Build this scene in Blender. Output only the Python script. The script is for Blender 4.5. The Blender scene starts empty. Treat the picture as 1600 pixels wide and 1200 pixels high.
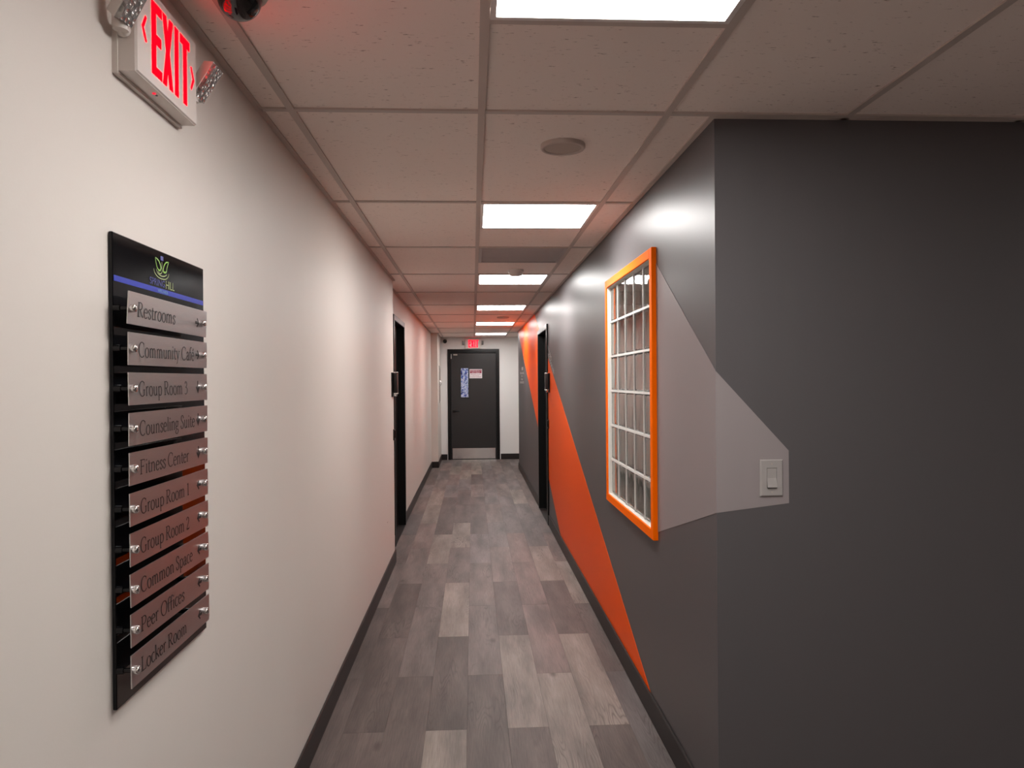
import bpy, bmesh, math, random
from mathutils import Vector, Matrix
random.seed(7)
PI = math.pi
S = bpy.context.scene
C = S.collection
HC = 2.431          # ceiling height
EYE = 1.5588
WL, WR = -0.683, 0.813
WL2 = -0.755        # recessed far part of the left wall
YF = 2.447          # the wall that faces the camera
YE = 14.84          # end wall
T = 0.6096
G1 = 0.036          # a main ceiling bar
YB = -2.46          # back wall
XR = 4.60           # outer right wall

# ---------------------------------------------------------------- camera
def make_camera():
    yaw, pitch, roll, f = 0.05276, -0.0038, 0.00787, 1160.27
    def ray(a, b):
        c, s = math.cos(roll), math.sin(roll)
        u, v = c*a - s*b, s*a + c*b
        x, y, z = u, 1.0, -v
        c, s = math.cos(pitch), math.sin(pitch)
        y, z = c*y - s*z, s*y + c*z
        c, s = math.cos(yaw), math.sin(yaw)
        return Vector((c*x + s*y, -s*x + c*y, z))
    fw = ray(0, 0)
    rt = ray(1, 0) - fw
    up = fw - ray(0, 1)
    m = Matrix((rt, up, -fw)).transposed().to_4x4()
    m.translation = Vector((0, 0, EYE))
    cd = bpy.data.cameras.new('camera')
    cd.sensor_width = 36
    cd.lens = f/1600*36
    cd.clip_start = 0.02
    o = bpy.data.objects.new('camera', cd)
    o.matrix_world = m
    C.objects.link(o)
    S.camera = o
make_camera()

# ---------------------------------------------------------------- world and exposure
w = bpy.data.worlds.new('world'); S.world = w
w.use_nodes = True
w.node_tree.nodes['Background'].inputs[0].default_value = (0.5, 0.5, 0.5, 1)
w.node_tree.nodes['Background'].inputs[1].default_value = 0.02
S.view_settings.view_transform = 'Standard'
S.view_settings.look = 'None'
S.view_settings.exposure = 0.0
S.view_settings.gamma = 1.0
S.view_settings.use_curve_mapping = False
S.cycles.max_bounces = 12
S.cycles.transmission_bounces = 10
S.cycles.glossy_bounces = 5
S.cycles.diffuse_bounces = 6
S.cycles.sample_clamp_indirect = 6
S.cycles.caustics_refractive = True
PANEL_L = 27.0
PANEL_COL = (1.0, 0.975, 0.95)

# ---------------------------------------------------------------- materials
def lin(c):
    return tuple(((x/255)/12.92 if x/255 <= 0.04045 else (((x/255)+0.055)/1.055)**2.4) for x in c)
def mat(name, col, rough=0.5, metal=0.0, spec=0.5, emit=None, strength=0, trans=0, ior=1.45, coat=0):
    m = bpy.data.materials.new(name); m.use_nodes = True
    b = m.node_tree.nodes['Principled BSDF']
    b.inputs['Base Color'].default_value = (*col, 1)
    b.inputs['Roughness'].default_value = rough
    b.inputs['Metallic'].default_value = metal
    b.inputs['Specular IOR Level'].default_value = spec
    b.inputs['Transmission Weight'].default_value = trans
    b.inputs['IOR'].default_value = ior
    b.inputs['Coat Weight'].default_value = coat
    if emit:
        b.inputs['Emission Color'].default_value = (*emit, 1)
        b.inputs['Emission Strength'].default_value = strength
    return m
def N(m, t, **k):
    n = m.node_tree.nodes.new(t)
    for a, v in k.items(): setattr(n, a, v)
    return n
def L(m, a, b): m.node_tree.links.new(a, b)
def bsdf(m): return m.node_tree.nodes['Principled BSDF']
def add_bump(m, scale, strength, dist=0.001, coord='Object', stretch=(1, 1, 1), detail=2):
    tc = N(m, 'ShaderNodeTexCoord'); mp = N(m, 'ShaderNodeMapping')
    mp.inputs['Scale'].default_value = stretch
    nz = N(m, 'ShaderNodeTexNoise'); nz.inputs['Scale'].default_value = scale; nz.inputs['Detail'].default_value = detail
    bp = N(m, 'ShaderNodeBump'); bp.inputs['Strength'].default_value = strength; bp.inputs['Distance'].default_value = dist
    L(m, tc.outputs[coord], mp.inputs[0]); L(m, mp.outputs[0], nz.inputs['Vector'])
    L(m, nz.outputs[0], bp.inputs['Height']); L(m, bp.outputs[0], bsdf(m).inputs['Normal'])
def tint(m, col1, col2, scale, stretch=(1, 1, 1), detail=3):
    tc = N(m, 'ShaderNodeTexCoord'); mp = N(m, 'ShaderNodeMapping'); mp.inputs['Scale'].default_value = stretch
    nz = N(m, 'ShaderNodeTexNoise'); nz.inputs['Scale'].default_value = scale; nz.inputs['Detail'].default_value = detail
    mx = N(m, 'ShaderNodeMix', data_type='RGBA')
    mx.inputs[6].default_value = (*col1, 1); mx.inputs[7].default_value = (*col2, 1)
    L(m, tc.outputs['Object'], mp.inputs[0]); L(m, mp.outputs[0], nz.inputs['Vector'])
    L(m, nz.outputs[0], mx.inputs[0]); L(m, mx.outputs[2], bsdf(m).inputs['Base Color'])

M = {}
M['cream'] = mat('cream_paint', (0.69, 0.63, 0.58), 0.5, spec=0.4)
add_bump(M['cream'], 160, 0.12)
M['grey'] = mat('charcoal_satin_paint', (0.102, 0.094, 0.097), 0.40, spec=0.22)
add_bump(M['grey'], 90, 0.10)
M['mauve'] = mat('mauve_grey_satin_paint', (0.285, 0.248, 0.250), 0.42, spec=0.24)
add_bump(M['mauve'], 90, 0.10)
M['orange'] = mat('orange_satin_paint', (0.92, 0.10, 0.0), 0.36, spec=0.06)
add_bump(M['orange'], 90, 0.10)
M['orange_trim'] = mat('orange_gloss_paint', (1.0, 0.155, 0.0), 0.45, spec=0.03)
M['white_trim'] = mat('white_trim_paint', (0.78, 0.74, 0.68), 0.4)
M['endwhite'] = mat('off_white_paint', (0.76, 0.745, 0.73), 0.5)
add_bump(M['endwhite'], 160, 0.1)
M['base'] = mat('dark_vinyl_base', (0.022, 0.017, 0.016), 0.42, spec=0.3)
M['black'] = mat('black_satin_paint', (0.006, 0.0055, 0.0055), 0.3, spec=0.3)
M['door'] = mat('charcoal_door_paint', (0.026, 0.024, 0.024), 0.38, spec=0.4)
M['dark'] = mat('black_door_paint', (0.004, 0.004, 0.004), 0.5, spec=0.2)
M['gloss_black'] = mat('gloss_black_acrylic', (0.004, 0.004, 0.005), 0.06, spec=0.35)
M['steel'] = mat('brushed_stainless', (0.62, 0.59, 0.57), 0.16, metal=1)
M['chrome'] = mat('polished_chrome', (0.75, 0.73, 0.72), 0.12, metal=1)
M['plaque'] = mat('brushed_aluminium', (0.46, 0.43, 0.43), 0.30, metal=0.95)
tint(M['plaque'], (0.46, 0.435, 0.435), (0.54, 0.51, 0.51), 30, (1, 1, 12))
M['ink'] = mat('black_ink', (0.018, 0.014, 0.014), 0.5)
M['blue'] = mat('blue_vinyl', lin((18, 42, 165)), 0.4, spec=0.2)
M['indigo'] = mat('indigo_print', lin((48, 56, 135)), 0.4, spec=0.2)
M['teal'] = mat('teal_print', lin((82, 150, 185)), 0.4)
M['green'] = mat('lime_green_print', lin((120, 172, 55)), 0.4, spec=0.2)
M['palegreen'] = mat('pale_green_print', lin((150, 166, 105)), 0.4, spec=0.2)
M['plastic'] = mat('off_white_plastic', (0.72, 0.655, 0.61), 0.42)
M['white_plastic'] = mat('white_plastic', (0.72, 0.69, 0.66), 0.4)
M['switch'] = mat('ivory_switch_plastic', (0.345, 0.32, 0.305), 0.35)
M['red_emit'] = mat('lit_red_letter', (0.02, 0.0, 0.0), 0.6, spec=0.0, emit=(1.0, 0.0002, 0.0018), strength=9)
M['red_emit_far'] = mat('lit_pink_red_letter', (0.02, 0.0, 0.0), 0.6, spec=0.0, emit=(1.0, 0.001, 0.012), strength=5)
M['led'] = mat('red_indicator', (0.6, 0.01, 0.02), 0.4, emit=(1, 0.01, 0.04), strength=1.2)
M['panel'] = mat('light_diffuser', (0.8, 0.8, 0.8), 0.5, emit=PANEL_COL, strength=PANEL_L)
M['grid'] = mat('ceiling_grid_paint', (0.54, 0.465, 0.42), 0.6)
M['vent'] = mat('grey_perforated_vent', (0.46, 0.43, 0.42), 0.6)
M['speaker'] = mat('speaker_mesh', (0.42, 0.36, 0.31), 0.6)
M['lens'] = mat('clear_faceted_lens', (0.42, 0.41, 0.40), 0.18, metal=0.7)
M['dome'] = mat('smoked_dome', (0.006, 0.005, 0.005), 0.06, coat=0.5)
M['red_print'] = mat('crimson_print', lin((150, 20, 60)), 0.5)
M['notice'] = mat('white_notice_card', (0.75, 0.68, 0.70), 0.5)
M['mortar'] = mat('white_joint', (0.66, 0.64, 0.61), 0.6)
M['silver_vinyl'] = mat('silver_vinyl', (0.50, 0.47, 0.46), 0.35, metal=0.4)
M['slab'] = mat('concrete_base', (0.12, 0.10, 0.09), 0.7)
M['roomgrey'] = mat('back_room_pale_paint', (0.80, 0.80, 0.78), 0.6)

def faceted(m, scale):
    tc = N(m, 'ShaderNodeTexCoord'); v = N(m, 'ShaderNodeTexVoronoi'); v.inputs['Scale'].default_value = scale
    bp = N(m, 'ShaderNodeBump'); bp.inputs['Strength'].default_value = 1; bp.inputs['Distance'].default_value = 0.004
    L(m, tc.outputs['Object'], v.inputs['Vector']); L(m, v.outputs[0], bp.inputs['Height']); L(m, bp.outputs[0], bsdf(m).inputs['Normal'])
faceted(M['lens'], 90)

def tile_material():
    m = mat('mineral_fibre_tile', (0.5, 0.44, 0.40), 0.8, spec=0.2)
    tc = N(m, 'ShaderNodeTexCoord')
    mp = N(m, 'ShaderNodeMapping'); mp.inputs['Scale'].default_value = (38, 130, 40)
    nz = N(m, 'ShaderNodeTexNoise'); nz.inputs['Scale'].default_value = 1.0; nz.inputs['Detail'].default_value = 3; nz.inputs['Roughness'].default_value = 0.6
    L(m, tc.outputs['Object'], mp.inputs[0]); L(m, mp.outputs[0], nz.inputs['Vector'])
    cr = N(m, 'ShaderNodeValToRGB')
    cr.color_ramp.elements[0].position = 0.27; cr.color_ramp.elements[0].color = (0.36, 0.27, 0.23, 1)
    cr.color_ramp.elements[1].position = 0.36; cr.color_ramp.elements[1].color = (0.87, 0.765, 0.70, 1)
    L(m, nz.outputs[0], cr.inputs[0])
    L(m, cr.outputs[0], bsdf(m).inputs['Base Color'])
    bp = N(m, 'ShaderNodeBump'); bp.inputs['Strength'].default_value = 0.5; bp.inputs['Distance'].default_value = 0.002
    L(m, cr.outputs[0], bp.inputs['Height']); L(m, bp.outputs[0], bsdf(m).inputs['Normal'])
    return m
M['tile'] = tile_material()

def plank_material():
    m = mat('grey_oak_vinyl', (0.1, 0.1, 0.1), 0.5, spec=0.28)
    tc = N(m, 'ShaderNodeTexCoord'); oi = N(m, 'ShaderNodeObjectInfo')
    off = N(m, 'ShaderNodeVectorMath', operation='SCALE'); off.inputs['Scale'].default_value = 37.0
    cmb = N(m, 'ShaderNodeCombineXYZ')
    for i in range(3): L(m, oi.outputs['Random'], cmb.inputs[i])
    L(m, cmb.outputs[0], off.inputs[0])
    add = N(m, 'ShaderNodeVectorMath', operation='ADD')
    L(m, tc.outputs['Object'], add.inputs[0]); L(m, off.outputs[0], add.inputs[1])
    # broad tone streaks along the plank
    m1 = N(m, 'ShaderNodeMapping'); m1.inputs['Scale'].default_value = (9, 1.6, 1)
    n1 = N(m, 'ShaderNodeTexNoise'); n1.inputs['Scale'].default_value = 1; n1.inputs['Detail'].default_value = 3
    L(m, add.outputs[0], m1.inputs[0]); L(m, m1.outputs[0], n1.inputs['Vector'])
    # fine grain
    m2 = N(m, 'ShaderNodeMapping'); m2.inputs['Scale'].default_value = (260, 9, 1)
    n2 = N(m, 'ShaderNodeTexNoise'); n2.inputs['Scale'].default_value = 1; n2.inputs['Detail'].default_value = 4; n2.inputs['Roughness'].default_value = 0.7
    L(m, add.outputs[0], m2.inputs[0]); L(m, m2.outputs[0], n2.inputs['Vector'])
    # cathedral grain, seen in patches
    m3 = N(m, 'ShaderNodeMapping'); m3.inputs['Scale'].default_value = (14, 1.5, 1)
    n3 = N(m, 'ShaderNodeTexNoise'); n3.inputs['Scale'].default_value = 1; n3.inputs['Detail'].default_value = 1.5
    L(m, add.outputs[0], m3.inputs[0]); L(m, m3.outputs[0], n3.inputs['Vector'])
    mu = N(m, 'ShaderNodeMath', operation='MULTIPLY'); mu.inputs[1].default_value = 30
    L(m, n3.outputs[0], mu.inputs[0])
    fr = N(m, 'ShaderNodeMath', operation='PINGPONG'); fr.inputs[1].default_value = 1.0
    L(m, mu.outputs[0], fr.inputs[0])
    pw = N(m, 'ShaderNodeMath', operation='POWER'); pw.inputs[1].default_value = 3
    L(m, fr.outputs[0], pw.inputs[0])
    m4 = N(m, 'ShaderNodeMapping'); m4.inputs['Scale'].default_value = (6, 0.9, 1)
    n4 = N(m, 'ShaderNodeTexNoise'); n4.inputs['Scale'].default_value = 1.4
    L(m, add.outputs[0], m4.inputs[0]); L(m, m4.outputs[0], n4.inputs['Vector'])
    msk = N(m, 'ShaderNodeMapRange'); msk.inputs[1].default_value = 0.50; msk.inputs[2].default_value = 0.68
    L(m, n4.outputs[0], msk.inputs[0])
    cg = N(m, 'ShaderNodeMath', operation='MULTIPLY'); L(m, pw.outputs[0], cg.inputs[0]); L(m, msk.outputs[0], cg.inputs[1])
    # knots
    vo = N(m, 'ShaderNodeTexVoronoi'); vo.inputs['Scale'].default_value = 1
    m5 = N(m, 'ShaderNodeMapping'); m5.inputs['Scale'].default_value = (4.0, 1.8, 1)
    L(m, add.outputs[0], m5.inputs[0]); L(m, m5.outputs[0], vo.inputs['Vector'])
    kn = N(m, 'ShaderNodeMapRange'); kn.inputs[1].default_value = 0.03; kn.inputs[2].default_value = 0.10
    kn.inputs[3].default_value = 1; kn.inputs[4].default_value = 0
    L(m, vo.outputs['Distance'], kn.inputs[0])
    def mix(a, fac_out, fac_scale, col):
        s = N(m, 'ShaderNodeMath', operation='MULTIPLY'); s.inputs[1].default_value = fac_scale
        L(m, fac_out, s.inputs[0])
        x = N(m, 'ShaderNodeMix', data_type='RGBA'); L(m, s.outputs[0], x.inputs[0]); L(m, a, x.inputs[6]); x.inputs[7].default_value = (*col, 1)
        return x.outputs[2]
    def bright(a, out, lo, hi):
        r = N(m, 'ShaderNodeMapRange'); r.inputs[1].default_value = 0.3; r.inputs[2].default_value = 0.7
        r.inputs[3].default_value = lo; r.inputs[4].default_value = hi
        L(m, out, r.inputs[0])
        x = N(m, 'ShaderNodeVectorMath', operation='SCALE'); L(m, a, x.inputs[0]); L(m, r.outputs[0], x.inputs['Scale'])
        return x.outputs[0]
    c = oi.outputs['Color']
    c = bright(c, n1.outputs[0], 0.66, 1.34)
    c = bright(c, n2.outputs[0], 0.80, 1.20)
    c = mix(c, cg.outputs[0], 0.62, (0.045, 0.032, 0.027))
    c = mix(c, kn.outputs[0], 0.6, (0.05, 0.035, 0.03))
    L(m, c, bsdf(m).inputs['Base Color'])
    bp = N(m, 'ShaderNodeBump'); bp.inputs['Strength'].default_value = 0.25; bp.inputs['Distance'].default_value = 0.0008
    L(m, n2.outputs[0], bp.inputs['Height']); L(m, bp.outputs[0], bsdf(m).inputs['Normal'])
    return m
M['plank'] = plank_material()

def glass_material():
    m = mat('wavy_block_glass', (0.91, 0.96, 0.94), 0.02, trans=1.0, ior=1.45)
    tc = N(m, 'ShaderNodeTexCoord'); mp = N(m, 'ShaderNodeMapping'); mp.inputs['Scale'].default_value = (6, 13, 4)
    oi = N(m, 'ShaderNodeObjectInfo'); ad = N(m, 'ShaderNodeVectorMath', operation='ADD')
    nz = N(m, 'ShaderNodeTexNoise'); nz.inputs['Scale'].default_value = 1; nz.inputs['Detail'].default_value = 0.6
    L(m, tc.outputs['Object'], mp.inputs[0]); L(m, mp.outputs[0], ad.inputs[0]); L(m, oi.outputs['Random'], ad.inputs[1]); L(m, ad.outputs[0], nz.inputs['Vector'])
    bp = N(m, 'ShaderNodeBump'); bp.inputs['Strength'].default_value = 0.5; bp.inputs['Distance'].default_value = 0.0022
    L(m, nz.outputs[0], bp.inputs['Height']); L(m, bp.outputs[0], bsdf(m).inputs['Normal'])
    return m
M['glass'] = glass_material()

def film_material():
    m = mat('blue_swirl_window_film', (0.5, 0.6, 0.8), 0.35)
    tc = N(m, 'ShaderNodeTexCoord'); mp = N(m, 'ShaderNodeMapping'); mp.inputs['Scale'].default_value = (20, 20, 8)
    nz = N(m, 'ShaderNodeTexNoise'); nz.inputs['Scale'].default_value = 1.0; nz.inputs['Detail'].default_value = 1; nz.inputs['Distortion'].default_value = 2.2
    L(m, tc.outputs['Object'], mp.inputs[0]); L(m, mp.outputs[0], nz.inputs['Vector'])
    cr = N(m, 'ShaderNodeValToRGB'); cr.color_ramp.interpolation = 'CONSTANT'
    e = cr.color_ramp.elements
    e[0].position = 0; e[0].color = (*lin((25, 35, 80)), 1)
    e[1].position = 0.36; e[1].color = (*lin((30, 70, 165)), 1)
    for p, c in ((0.45, (200, 208, 225)), (0.52, (80, 130, 200)), (0.56, (215, 215, 225)), (0.64, (35, 85, 180)), (0.7, (110, 170, 150))):
        x = e.new(p); x.color = (*lin(c), 1)
    L(m, nz.outputs[0], cr.inputs[0]); L(m, cr.outputs[0], bsdf(m).inputs['Base Color'])
    return m
M['film'] = film_material()

# ---------------------------------------------------------------- mesh helpers
class MB:
    def __init__(s): s.v = []; s.f = []; s.smooth = []
    def add(s, vs, fs, sm=False):
        n = len(s.v); s.v += [tuple(q) for q in vs]; s.f += [tuple(i+n for i in q) for q in fs]; s.smooth += [sm]*len(fs)
        return s
    def box(s, a, b):
        x0, y0, z0 = (min(a[i], b[i]) for i in range(3)); x1, y1, z1 = (max(a[i], b[i]) for i in range(3))
        v = [(x0,y0,z0),(x1,y0,z0),(x1,y1,z0),(x0,y1,z0),(x0,y0,z1),(x1,y0,z1),(x1,y1,z1),(x0,y1,z1)]
        return s.add(v, [(0,3,2,1),(4,5,6,7),(0,1,5,4),(1,2,6,5),(2,3,7,6),(3,0,4,7)])
    def bbox(s, a, b, r, seg=2):
        """bevelled box"""
        bm = bmesh.new()
        bmesh.ops.create_cube(bm, size=1)
        for v in bm.verts:
            for i in range(3): v.co[i] = (a[i]+b[i])/2 + v.co[i]*abs(b[i]-a[i])
        bmesh.ops.bevel(bm, geom=bm.edges[:], offset=r, segments=seg, affect='EDGES', profile=0.5)
        return s.bm(bm, seg > 1)
    def bm(s, bm, sm=False):
        bm.verts.index_update()
        s.add([v.co[:] for v in bm.verts], [[v.index for v in f.verts] for f in bm.faces], sm)
        bm.free(); return s
    def tube(s, p0, p1, r0, r1=None, n=20, cap=True):
        p0 = Vector(p0); p1 = Vector(p1); r1 = r0 if r1 is None else r1
        d = (p1-p0).normalized(); a = d.orthogonal().normalized(); b = d.cross(a)
        vs = []
        for p, r in ((p0, r0), (p1, r1)):
            for i in range(n):
                t = 2*PI*i/n; vs.append(p + a*math.cos(t)*r + b*math.sin(t)*r)
        fs = [(i, (i+1) % n, n+(i+1) % n, n+i) for i in range(n)]
        s.add(vs, fs, True)
        if cap: s.add(vs, [tuple(range(n-1, -1, -1)), tuple(range(n, 2*n))])
        return s
    def lathe(s, prof, centre, axis='Z', n=32):
        """prof = (radius, along) list"""
        vs = []
        for r, h in prof:
            for i in range(n):
                t = 2*PI*i/n
                q = (math.cos(t)*r, math.sin(t)*r, h)
                if axis == 'X': q = (q[2], q[0], q[1])
                if axis == 'Y': q = (q[1], q[2], q[0])
                vs.append(tuple(q[k]+centre[k] for k in range(3)))
        fs = []
        for j in range(len(prof)-1):
            for i in range(n):
                fs.append((j*n+i, j*n+(i+1) % n, (j+1)*n+(i+1) % n, (j+1)*n+i))
        s.add(vs, fs, True)
        if prof[-1][0] > 1e-6: s.add(vs[-n:], [tuple(range(n))])
        if prof[0][0] > 1e-6: s.add(vs[:n], [tuple(range(n-1, -1, -1))])
        return s
    def prism(s, poly, fn, t):
        """2D polygon extruded: fn(u, v, d) -> xyz for d in 0..t"""
        n = len(poly)
        vs = [fn(u, v, 0) for u, v in poly] + [fn(u, v, t) for u, v in poly]
        return s.add(vs, [tuple(range(n-1, -1, -1)), tuple(range(n, 2*n))] + [(i, (i+1) % n, n+(i+1) % n, n+i) for i in range(n)])
    def xf(s, m): s.v = [tuple(m @ Vector(q)) for q in s.v]; return s
    def mesh(s, name, m):
        me = bpy.data.meshes.new(name); me.from_pydata(s.v, [], s.f)
        me.polygons.foreach_set('use_smooth', s.smooth)
        bm = bmesh.new(); bm.from_mesh(me)
        bmesh.ops.recalc_face_normals(bm, faces=bm.faces[:]); bm.to_mesh(me); bm.free()
        if m: me.materials.append(M[m] if isinstance(m, str) else m)
        me.update(); return me
    def build(s, name, m, parent=None):
        """vertices are given in world coordinates; the object's origin is moved to the bounding centre"""
        lo = [min(q[i] for q in s.v) for i in range(3)]; hi = [max(q[i] for q in s.v) for i in range(3)]
        c = Vector([(lo[i]+hi[i])/2 for i in range(3)])
        s.v = [tuple(Vector(q)-c) for q in s.v]
        o = bpy.data.objects.new(name, s.mesh(name, m)); C.objects.link(o)
        place(o, c, parent); return o
WORLD = {}
def place(o, c, parent=None):
    WORLD[o.name] = Vector(c)
    if parent is not None:
        o.parent = parent; o.location = Vector(c) - WORLD[parent.name]
    else: o.location = c
def empty(name, loc, label=None, cat=None, group=None, structure=False):
    o = bpy.data.objects.new(name, None); o.empty_display_size = 0.05; C.objects.link(o)
    place(o, loc); tag(o, label, cat, group)
    if structure: o['kind'] = 'structure'
    return o
def tag(o, label=None, cat=None, group=None):
    if label: o['label'] = label
    if cat: o['category'] = cat
    if group: o['group'] = group
    return o
def struct(o, label=None, cat='structure'):
    o['kind'] = 'structure'
    return tag(o, label, cat)
def copy_tree(o, loc=None, parent=None):
    c = o.copy(); C.objects.link(c)
    if parent: c.parent = parent
    if loc is not None: place(c, loc)
    for ch in [k for k in o.children]: copy_tree(ch, None, c)
    return c

# ---------------------------------------------------------------- floor
fl = struct(MB().box((WL2-0.15, YB-0.1, -0.06), (XR+0.1, YE+0.1, -0.006)).build('floor', 'slab'), 'grey oak look plank floor of the corridor', 'floor')
PW, PL = 0.184, 1.219
SH = {'l': (0.205, 0.168, 0.148), 'L': (0.222, 0.180, 0.160), 'm': (0.155, 0.122, 0.112), 'g': (0.142, 0.118, 0.114), 'd': (0.108, 0.082, 0.075), 'r': (0.168, 0.122, 0.112)}
known = {(0,2):'L',(0,1):'d',(0,3):'d',(0,4):'m',(1,2):'L',(1,3):'r',(1,4):'r',(2,1):'d',(2,2):'L',(2,3):'d',(2,4):'L',(2,5):'g',(3,4):'L',(3,3):'d',(3,2):'g',
         (-2,1):'l',(-2,2):'d',(-2,3):'L',(-2,4):'m',(-2,5):'l',(-1,2):'d',(-1,3):'m',(-1,4):'m',(-1,1):'d',(-3,2):'d',(-3,3):'m',(-3,1):'d',(-3,4):'m',
         (-4,2):'d',(-4,1):'d',(-4,3):'d',(-4,4):'m',(-4,5):'r',(-5,3):'d',(-5,4):'m',(-5,2):'d',(-1,5):'g',(0,5):'g',(1,5):'r',(1,6):'g',(2,6):'g',
         (-2,6):'d',(-2,7):'d',(-2,8):'g',(-3,7):'d',(-4,7):'l',(-2,9):'l',(-1,9):'d'}
NP = 0
for r in range(-6, 25):
    x0, x1 = 0.146+PW*r, 0.146+PW*(r+1)
    ph = 0.890 if r % 2 == 0 else 0.285
    for k in range(-4, 13):
        y0, y1 = ph+PL*k, ph+PL*(k+1)
        lo_x = WL if y1 < 6.45 else WL2
        a, b = max(x0, lo_x), x1
        if y0 > YE or b - a < 0.012: continue
        c0, c1 = max(y0, YB), min(y1, YE)
        if c1-c0 < 0.02: continue
        if c1 <= YF+0.01: b = min(b, XR)
        elif c0 < YF:                       # planks that run under the wall corner
            if a >= WR-0.01: c1 = YF; b = min(b, XR)
            else: b = min(b, WR)
        elif c1 <= 13.2:
            if a >= WR-0.01: continue
            b = min(b, WR)
        elif a >= WR-0.01: c0 = max(c0, 13.2); b = min(b, 2.6)
        else: b = min(b, 2.6 if c0 > 13.2 else WR)
        if b-a < 0.012 or c1-c0 < 0.02: continue
        key = known.get((r, k)) or random.choice('mmgdrlmg')
        g = 0.0002; e = 0.0005; z = -random.uniform(0, 0.0003)
        q = MB()
        v = [(a+g,c0+g,-0.006),(b-g,c0+g,-0.006),(b-g,c1-g,-0.006),(a+g,c1-g,-0.006),
             (a+g,c0+g,z-0.0005),(b-g,c0+g,z-0.0005),(b-g,c1-g,z-0.0005),(a+g,c1-g,z-0.0005),
             (a+g+e,c0+g+e,z),(b-g-e,c0+g+e,z),(b-g-e,c1-g-e,z),(a+g+e,c1-g-e,z)]
        q.add(v, [(0,1,5,4),(1,2,6,5),(2,3,7,6),(3,0,4,7),(4,5,9,8),(5,6,10,9),(6,7,11,10),(7,4,8,11),(8,9,10,11)])
        o = q.build('plank', 'plank', fl)
        j = random.uniform(0.93, 1.07)
        o.color = (*[t*j for t in SH[key]], 1)
        NP += 1

# ---------------------------------------------------------------- walls
def holed(axis, p0, p1, u0, u1, z0, z1, holes):
    """slab between planes p0,p1 on `axis`, u along the other horizontal axis, with rectangular holes (u0,u1,z0,z1)"""
    us = sorted({u0, u1, *[h[0] for h in holes], *[h[1] for h in holes]}); q = MB()
    for a, b in zip(us, us[1:]):
        hs = sorted([h for h in holes if h[0] <= a+1e-6 and h[1] >= b-1e-6], key=lambda h: h[2])
        z = z0; segs = []
        for h in hs:
            if h[2] > z: segs.append((z, h[2]))
            z = h[3]
        if z < z1: segs.append((z, z1))
        for s0, s1 in segs:
            if axis == 'X': q.box((p0, a, s0), (p1, b, s1))
            else: q.box((a, p0, s0), (b, p1, s1))
    return q
ZT = HC+0.03
LD = (7.13, 8.14)       # left door opening
RD = (8.03, 9.05)       # right door opening
WN = (3.285, 4.355, 0.885, 2.11)   # glass block opening in right wall (y0,y1,z0,z1)
struct(holed('X', WL-0.12, WL, YB, 6.45, -0.006, ZT, []).build('wall_left', 'cream'), 'long cream painted wall carrying the directory sign', 'wall')
struct(holed('X', WL2-0.16, WL2, 6.45, YE, -0.006, ZT, [(LD[0], LD[1], -1, 2.16)]).build('wall_left_far', 'cream'), 'slightly recessed cream wall around the left black door', 'wall')
struct(MB().box((WL2-0.02, 13.5, -0.006), (-0.635, YE+0.02, ZT)).build('wall_left_column', 'cream'), 'shallow cream pilaster beside the end door', 'wall')
wr = struct(holed('X', WR, WR+0.12, YF+0.12, 13.2, -0.006, ZT, [(RD[0], RD[1], -1, 2.135), WN]).build('wall_right', 'grey'), 'charcoal corridor wall with glass block window', 'wall')
wf = struct(MB().box((WR, YF, -0.006), (XR+0.1, YF+0.12, ZT)).build('wall_front', 'grey'), 'charcoal wall with the light switch, facing the viewer', 'wall')
struct(holed('Y', YE, YE+0.16, WL2-0.16, 2.7, -0.006, ZT, [(-0.46, 0.495, -1, 2.165)]).build('wall_end', 'endwhite'), 'off-white wall at the far end around the exit door', 'wall')
struct(MB().box((WL-0.12, YB-0.12, -0.006), (XR+0.1, YB, ZT)).build('wall_back', 'cream'), 'cream wall behind the viewer', 'wall')
struct(MB().box((XR, YB, -0.006), (XR+0.1, YF, ZT)).build('wall_outer_right', 'grey'), 'charcoal wall closing the lobby on the right', 'wall')
struct(MB().box((2.6, 13.2, -0.006), (2.7, YE, ZT)).build('wall_side_passage', 'endwhite'), 'off-white wall closing the side passage', 'wall')
struct(MB().box((WR+0.12, 13.1, -0.006), (2.7, 13.2, ZT)).build('wall_side_passage_near', 'endwhite'), 'near wall of the side passage', 'wall')
q = MB(); q.box((WR+0.12, 5.6, -0.006), (3.1, 5.7, ZT)); q.box((3.0, YF+0.12, -0.006), (3.1, 5.6, ZT)); 
struct(q.build('wall_office', 'roomgrey'), 'grey walls of the room behind the glass blocks', 'wall')

# painted shapes on the right wall and the front wall
def paint_x(poly, name, m, label):
    o = MB().prism(poly, lambda u, v, d: (WR-d, u, v), 0.0012).build(name, m, wr); tag(o, label); return o
def sline(z, c): return c + z/0.3715          # y on a stripe edge at height z
cR, cL = 3.5-0.145/0.3702, 7.14-0.185/0.373
yR = lambda z: cR + z/0.3702
yL = lambda z: cL + z/0.373
zR = lambda y: (y-cR)*0.3702
zL = lambda y: (y-cL)*0.373
nd = RD[0]-0.055; fd = RD[1]+0.055
paint_x([(yR(0.1), 0.1), (yL(0.1), 0.1), (nd, zL(nd)), (nd, zR(nd))], 'painted_stripe', 'orange', 'orange diagonal painted stripe before the door')
paint_x([(fd, zL(fd)), (yL(HC), HC), (yR(HC), HC), (fd, zR(fd))], 'painted_stripe', 'orange', 'orange diagonal painted stripe beyond the door')
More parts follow.
